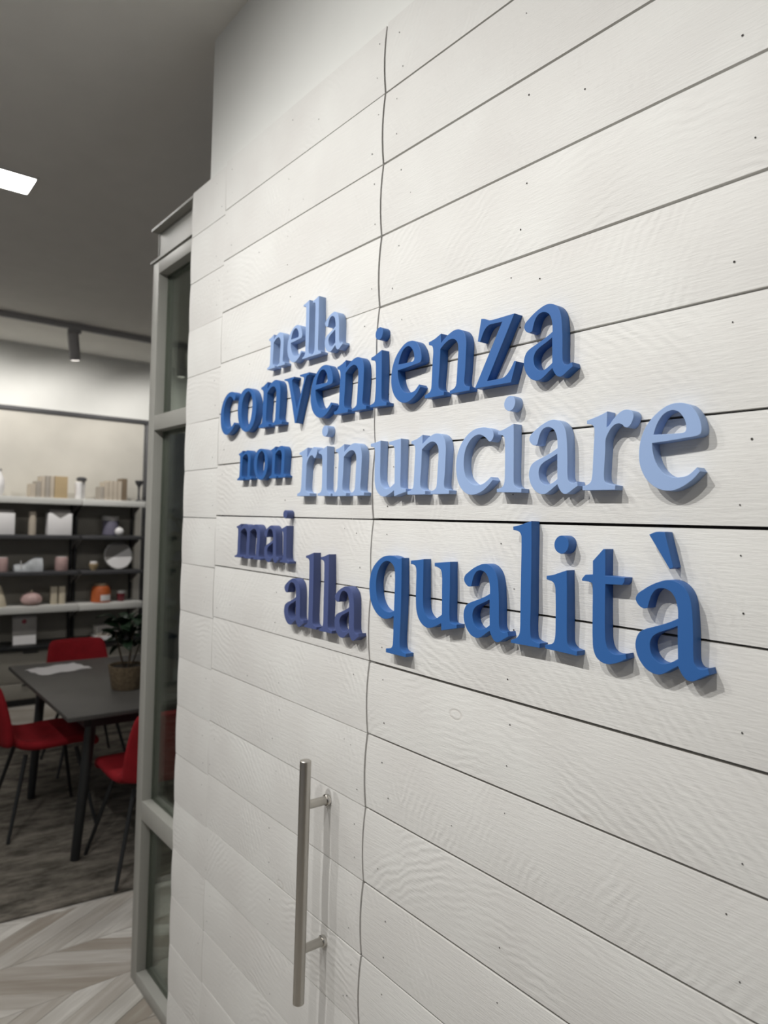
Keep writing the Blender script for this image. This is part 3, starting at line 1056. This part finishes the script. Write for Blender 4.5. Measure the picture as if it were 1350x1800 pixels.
# folded silver cloth pouch: an uneven wedge with creases
bm = bmesh.new()
nx, ny = 6, 12
grid = []
for i in range(nx + 1):
    row = []
    for j in range(ny + 1):
        u, v = i / nx, j / ny
        e = math.sin(PI * u) ** 0.5
        hgt = (0.045 + 0.085 * v + 0.012 * math.sin(9 * v + 3 * u)) * (0.25 + 0.75 * e)
        row.append(bm.verts.new((-0.05 + 0.10 * u, -0.113 + 0.226 * v, max(hgt, 0.004))))
    grid.append(row)
for i in range(nx):
    for j in range(ny):
        bm.faces.new((grid[i][j], grid[i + 1][j], grid[i + 1][j + 1], grid[i][j + 1]))
res = bmesh.ops.extrude_face_region(bm, geom=bm.faces[:])
for v in [g for g in res['geom'] if isinstance(g, bmesh.types.BMVert)]:
    v.co.z = 0.0
t = thing('cloth_pouch', 'silver grey cloth pouch lying on the third shelf', 'pouch', (XI, 0.513, SZ))
obj('cloth', bm, 'silver_cloth', t)
obj('tie', tube([(-0.052, -0.06, 0.03), (0.0, -0.055, 0.088), (0.052, -0.06, 0.03)], 0.004, 8), 'grey_lid', t)
t = thing('tea_light_holder', 'small gold and white tea light holder left of the round plate', 'candle holder', (XI + 0.03, 1.058, SZ))
obj('bowl', lathe([(0.020, 0), (0.026, 0.01), (0.040, 0.045), (0.042, 0.060), (0.036, 0.060)]), 'tan_cover', t)
obj('candle', lathe([(0.030, 0.055), (0.032, 0.060), (0.032, 0.078), (0.028, 0.080)]), 'white_card', t)
t = thing('round_mirror', 'round grey and white plate with painted reflection, upright on the third shelf', 'mirror', (XI, 1.288, SZ))
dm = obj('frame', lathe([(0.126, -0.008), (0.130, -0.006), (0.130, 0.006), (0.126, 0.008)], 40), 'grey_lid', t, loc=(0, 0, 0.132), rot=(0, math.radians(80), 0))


def segment(t0, t1, r, z):
    bm = bmesh.new()
    pts = [(r * math.cos(t0 + (t1 - t0) * k / 20), r * math.sin(t0 + (t1 - t0) * k / 20)) for k in range(21)]
    A = [bm.verts.new((x, y, z)) for x, y in pts]
    B = [bm.verts.new((x, y, z - 0.001)) for x, y in pts]
    bm.faces.new(A)
    bm.faces.new(B[::-1])
    for i in range(21):
        bm.faces.new((A[i], A[(i + 1) % 21], B[(i + 1) % 21], B[i]))
    return bm


# local x points down, y to the right: mirror reflection painted on, white lower part, grey upper part
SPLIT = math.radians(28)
obj('reflection_white', segment(-PI / 2 + 0.42, PI / 2 + 0.62, 0.122, 0.0092), 'white_card', dm)
obj('reflection_grey', segment(PI / 2 + 0.62, PI * 1.5 + 0.42, 0.122, 0.0092), 'grey_card', dm)
obj('prop', tube([(-0.004, 0, 0.15), (-0.075, 0, 0.003)], 0.004, 8), 'grey_lid', t)

# fourth (white) shelf
SZ = 0.832
t = thing('cone_candle', 'beige cone shaped candle at the left edge of the lower white shelf', 'candle', (XI, 0.300, SZ))
obj('wax', lathe([(0.056, 0), (0.058, 0.005), (0.044, 0.07), (0.020, 0.15), (0.006, 0.18)]), 'cream_wax', t)
obj('wick', tube([(0, 0, 0.179), (0.001, 0, 0.192)], 0.0015, 6), 'black_metal', t)
# ribbed pumpkin
bm = bmesh.new()
rings = []
nl, nr = 9, 36
for i in range(nl + 1):
    a = PI * i / nl
    ring = []
    for k in range(nr):
        p = 2 * PI * k / nr
        r = (0.082 + 0.008 * abs(math.sin(4 * p))) * max(math.sin(a), 0.06)
        ring.append(bm.verts.new((r * math.cos(p), r * math.sin(p), 0.056 - 0.056 * math.cos(a) - 0.010 * math.sin(a) ** 8)))
    rings.append(ring)
for A, B in zip(rings, rings[1:]):
    for k in range(nr):
        bm.faces.new((A[k], A[(k + 1) % nr], B[(k + 1) % nr], B[k]))
bm.faces.new(rings[0][::-1])
bm.faces.new(rings[-1])
t = thing('ceramic_pumpkin', 'pink ribbed ceramic pumpkin on the lower white shelf', 'ornament', (XI, 0.549, SZ + 0.001))
obj('body', bm, 'pink_glaze', t)
obj('stalk', tube([(0, 0, 0.108), (0.003, 0, 0.122), (0.010, 0.004, 0.134)], [0.012, 0.008, 0.007], 8), 'cream_wax', t)
for i, (yy, lb) in enumerate(((0.731, 'cream square candle beside the pumpkin, left one of two'), (0.798, 'cream square candle, right one of two, nearer the orange lantern'))):
    t = thing('square_candle', lb, 'candle', (XI, yy, SZ), group='two cream square candles')
    obj('wax', box(-0.026, 0.026, -0.026, 0.026, 0, 0.158, 0.006), 'cream_wax', t)
    obj('wick', tube([(0, 0, 0.156), (0.001, 0, 0.170)], 0.0015, 6), 'black_metal', t)
t = thing('lantern', 'orange glass lantern with a white label on the lower white shelf', 'lantern', (XI, 1.140, SZ))
obj('body', lathe([(0.080, 0), (0.086, 0.008), (0.086, 0.10), (0.074, 0.140), (0.060, 0.150)], 24), 'orange_glass', t)
bm = bmesh.new()
A, B = [], []
for k in range(9):
    a = -0.3 + 1.2 * k / 8
    A.append((0.0885 * math.cos(a), 0.0885 * math.sin(a)))
for (x0, y0), (x1, y1) in zip(A, A[1:]):
    vs = [bm.verts.new(p) for p in ((x0, y0, 0.02), (x1, y1, 0.02), (x1, y1, 0.072), (x0, y0, 0.072))]
    bm.faces.new(vs)
bmesh.ops.remove_doubles(bm, verts=bm.verts[:], dist=1e-5)
bmesh.ops.solidify(bm, geom=bm.faces[:], thickness=0.0015)
obj('paper_label', bm, 'white_card', t)
obj('collar', lathe([(0.060, 0.150), (0.062, 0.152), (0.062, 0.172), (0.052, 0.176)]), 'brown_cover', t)
t = thing('dark_red_glass', 'small dark red glass right of the orange lantern', 'glass', (XI, 1.325, SZ))
obj('cup', lathe([(0.030, 0), (0.033, 0.004), (0.038, 0.075), (0.036, 0.075)]), 'wine_glass_red', t)
obj('rim', lathe([(0.036, 0.075), (0.040, 0.0765), (0.040, 0.100), (0.037, 0.100)]), 'grey_lid', t)

# on the sideboard
t = thing('photo_frame', 'grey and white standing picture frame on the sideboard', 'picture frame', (XI + 0.04, 0.498, 0.492))
a = obj('frame', box(-0.008, 0.008, -0.095, 0.095, 0, 0.262, 0.003), 'grey_card', t, rot=(0, math.radians(-4), 0))
obj('white_card', box(0.0082, 0.0092, -0.090, 0.090, 0.008, 0.085), 'white_card', a)
obj('emblem', lathe([(0.020, 0.0), (0.020, 0.001)], 20), 'wine_glass_red', a, loc=(0.0082, -0.005, 0.205), rot=(0, PI / 2, 0))
obj('stand', box(-0.07, -0.010, -0.02, 0.02, 0, 0.006), 'grey_card', t)
y0 = 0.492
for i, (w, h, d, cv, lb) in enumerate(((0.225, 0.034, 0.17, 'white_card', 'pale lowest book of the flat stack on the sideboard'),
                                       (0.20, 0.030, 0.15, 'stone_cover', 'stone grey middle book of the flat stack on the sideboard'),
                                       (0.185, 0.062, 0.14, 'grey_card', 'thick grey top book of the flat stack on the sideboard'))):
    t = thing('book', lb, 'book', (XI, 1.195 + (0.0, 0.006, -0.004)[i], y0), group='flat stack of books on the sideboard')
    bm = bmesh.new()
    add_box(bm, -d / 2, d / 2, -w / 2, w / 2, 0, 0.003)
    add_box(bm, -d / 2, d / 2, -w / 2, w / 2, h - 0.003, h)
    add_box(bm, d / 2 - 0.003, d / 2, -w / 2, w / 2, 0.003, h - 0.003)
    obj('cover', bm, cv, t)
    obj('pages', box(-d / 2 + 0.005, d / 2 - 0.003, -w / 2 + 0.005, w / 2 - 0.005, 0.003, h - 0.003), 'paper_pages', t)
    y0 += h

# ------------------------------------------------------------------ rug, table, chairs
tag(obj('rug', box(-1.45, 1.45, -1.9, 1.5, 0, 0.010, 0.004), 'woven_rug', loc=(-4.66, -0.05, FLOOR), rot=(0, 0, math.radians(-5))),
    'dark worn grey brown rug under the table and red chairs', 'rug')
RZ = FLOOR + 0.010

TX0, TX1, TY0, TY1, TZ = -4.72, -3.395, -0.005, 0.90, 0.722
tb = thing('dining_table', 'dark grey rectangular table with splayed black legs', 'table', ((TX0 + TX1) / 2, (TY0 + TY1) / 2, RZ))
hx, hy = (TX1 - TX0) / 2, (TY1 - TY0) / 2
tz = TZ - RZ
obj('tabletop', box(-hx, hx, -hy, hy, tz - 0.022, tz, 0.004), 'table_top_grey', tb)
bm = bmesh.new()
add_box(bm, -hx + 0.11, hx - 0.11, -hy + 0.10, -hy + 0.13, tz - 0.085, tz - 0.022)
add_box(bm, -hx + 0.11, hx - 0.11, hy - 0.13, hy - 0.10, tz - 0.085, tz - 0.022)
add_box(bm, -hx + 0.10, -hx + 0.13, -hy + 0.13, hy - 0.13, tz - 0.085, tz - 0.022)
add_box(bm, hx - 0.13, hx - 0.10, -hy + 0.13, hy - 0.13, tz - 0.085, tz - 0.022)
obj('apron', bm, 'black_metal', tb)
for sx in (-1, 1):
    for sy in (-1, 1):
        obj('leg', tube([(sx * (hx - 0.20), sy * (hy - 0.105), 0.0), (sx * (hx - 0.17), sy * (hy - 0.155), tz - 0.026)], [0.021, 0.027], 14), 'black_metal', tb)


def chair_shell():
    prof = [(0.200, 0.405), (0.192, 0.432), (0.14, 0.440), (0.03, 0.430), (-0.07, 0.420), (-0.15, 0.424), (-0.20, 0.455), (-0.228, 0.52), (-0.248, 0.62), (-0.268, 0.73), (-0.280, 0.795)]
    wid = [0.205, 0.215, 0.225, 0.232, 0.230, 0.226, 0.222, 0.220, 0.215, 0.200, 0.180]
    wrap = [0.0, 0.0, 0.004, 0.010, 0.016, 0.024, 0.030, 0.030, 0.028, 0.022, 0.015]
    me_s, me_b = bmesh.new(), bmesh.new()
    nn = 8

    def build(bm, idx):
        rows = []
        for i in idx:
            y, z = prof[i]
            row = []
            for k in range(nn + 1):
                u = 2 * k / nn - 1
                seat = max(0.0, min(1.0, (z - 0.42) / 0.12)) if y < -0.1 else 0.0
                row.append(bm.verts.new((u * wid[i] * 0.94, y + wrap[i] * u * u * 1.6 * seat, z + wrap[i] * u * u * (1 - seat))))
            rows.append(row)
        for A, B in zip(rows, rows[1:]):
            for k in range(nn):
                bm.faces.new((A[k], A[k + 1], B[k + 1], B[k]))
        bmesh.ops.recalc_face_normals(bm, faces=bm.faces[:])
        bmesh.ops.solidify(bm, geom=bm.faces[:], thickness=-0.045)
        return bm
    return build(me_s, range(0, 7)), build(me_b, range(6, 11))


def make_chair():
    t = thing('dining_chair', '', 'chair', (0, 0, RZ), group='red dining chairs round the table')
    s, b = chair_shell()
    for nm, bmx in (('seat', s), ('backrest', b)):
        o = obj(nm, bmx, 'red_fabric', t)
        for p in o.data.polygons:
            p.use_smooth = True
        md = o.modifiers.new('round', 'SUBSURF')
        md.levels = md.render_levels = 2
    for sx in (-1, 1):
        for y0, y1 in ((0.13, 0.215), (-0.12, -0.215)):
            obj('leg', tube([(sx * 0.225, y1, 0.0), (sx * 0.12, y0, 0.402)], [0.0085, 0.011], 10), 'black_metal', t)
    return t


ch0 = make_chair()
spots_c = [((-3.41, 0.385), PI / 2 + 0.02, 'red chair at the near end of the table, partly behind the glass partition'),
           ((-4.18, 0.085), 0.02, 'red chair at the left side of the table, cut by the picture edge'),
           ((-4.97, 0.525), -PI / 2, 'red chair at the far end of the table, only its back showing'),
           ((-4.15, 0.98), PI - 0.1, 'red chair at the far side of the table, mostly hidden under it')]
for i, ((x, y), rz, lb) in enumerate(spots_c):
    c = ch0 if i == 0 else copy_tree(ch0)
    c.location = (x, y, RZ)
    c.rotation_euler = (0, 0, rz)
    c['label'] = lb

# sheets of paper on the table
bm = bmesh.new()
nx, ny = 5, 8
g = [[bm.verts.new((-0.105 + 0.21 * i / nx, -0.15 + 0.30 * j / ny, 0.004 + 0.006 * math.sin(1.7 * i + 0.9 * j) ** 2)) for j in range(ny + 1)] for i in range(nx + 1)]
for i in range(nx):
    for j in range(ny):
        bm.faces.new((g[i][j], g[i + 1][j], g[i + 1][j + 1], g[i][j + 1]))
bmesh.ops.solidify(bm, geom=bm.faces[:], thickness=0.0015)
tag(obj('magazine', bm, 'white_card', loc=(-4.47, 0.215, TZ), rot=(0, 0, 0.25)), 'crumpled white magazine on the dark table', 'magazine')


def leaf_mesh(L=0.10, Wd=0.032):
    bm = bmesh.new()
    n = 6
    rows = []
    for i in range(n + 1):
        u = i / n
        w = Wd * math.sin(PI * min(u * 0.92 + 0.04, 1)) ** 0.8
        z = 0.025 * math.sin(PI * u) - 0.02 * u
        rows.append([bm.verts.new((L * u, -w, z + 0.006)), bm.verts.new((L * u, 0, z)), bm.verts.new((L * u, w, z + 0.006))])
    for A, B in zip(rows, rows[1:]):
        for k in range(2):
            bm.faces.new((A[k], A[k + 1], B[k + 1], B[k]))
    me = bpy.data.meshes.new('leaf')
    bmesh.ops.solidify(bm, geom=bm.faces[:], thickness=0.0008)
    bm.to_mesh(me)
    bm.free()
    me.materials.append(MATS['leaf_green'])
    shade(me, 60)
    return me


def leaves(parent, me, n, zlo, zhi, spread, smin, smax, droop=0.4):
    for i in range(n):
        a = rng.uniform(0, 2 * PI)
        f = rng.random()
        z = zlo + (zhi - zlo) * f
        rad = spread * (0.15 + 0.5 * rng.random())
        o = obj('leaf', me, parent=parent, loc=(rad * math.cos(a), rad * math.sin(a), z))
        s = rng.uniform(smin, smax)
        o.scale = (s, s, s)
        o.rotation_euler = (rng.uniform(-0.5, 0.5), rng.uniform(-0.9, droop), a + rng.uniform(-0.4, 0.4))


LM = leaf_mesh()
t = thing('potted_plant', 'dark green plant in a woven basket on the dark table', 'plant', (-3.83, 0.400, TZ))
obj('basket', lathe([(0.072, 0), (0.076, 0.006), (0.092, 0.10), (0.096, 0.125), (0.088, 0.125), (0.086, 0.112)], 24), 'basket_weave', t)
obj('soil', lathe([(0.070, 0.112), (0.085, 0.1125)], 20), 'soil', t)
for k in range(5):
    a = 2 * PI * k / 5
    obj('stem', tube([(0.02 * math.cos(a), 0.02 * math.sin(a), 0.11), (0.05 * math.cos(a), 0.05 * math.sin(a), 0.20), (0.08 * math.cos(a), 0.08 * math.sin(a), 0.31)], [0.005, 0.004, 0.0025], 6), 'stem_brown', t)
leaves(t, LM, 40, 0.22, 0.37, 0.10, 0.7, 1.15)


def floor_plant(x, y, label, hgt, n):
    t = thing('floor_plant', label, 'plant', (x, y, FLOOR), group='tall plants behind the glass partition')
    obj('pot', lathe([(0.13, 0), (0.14, 0.01), (0.18, 0.30), (0.19, 0.34), (0.17, 0.34), (0.16, 0.31)], 24), 'charcoal_shelf', t)
    obj('soil', lathe([(0.14, 0.31), (0.165, 0.3105)], 20), 'soil', t)
    for k in range(4):
        a = 2 * PI * k / 4 + 0.4
        obj('stem', tube([(0.03 * math.cos(a), 0.03 * math.sin(a), 0.30), (0.08 * math.cos(a), 0.08 * math.sin(a), 0.3 + (hgt - 0.3) * 0.55), (0.17 * math.cos(a), 0.17 * math.sin(a), hgt * 0.95)], [0.012, 0.009, 0.004], 8), 'stem_brown', t)
    leaves(t, LM, n, 0.75, hgt, 0.42, 1.6, 2.8, 0.7)


floor_plant(-6.1, 1.75, 'tall leafy plant in a dark pot seen through the glass partition', 1.75, 64)
floor_plant(-5.5, 1.95, 'second tall leafy plant nearer the glass, beside the boarded wall edge', 1.62, 56)
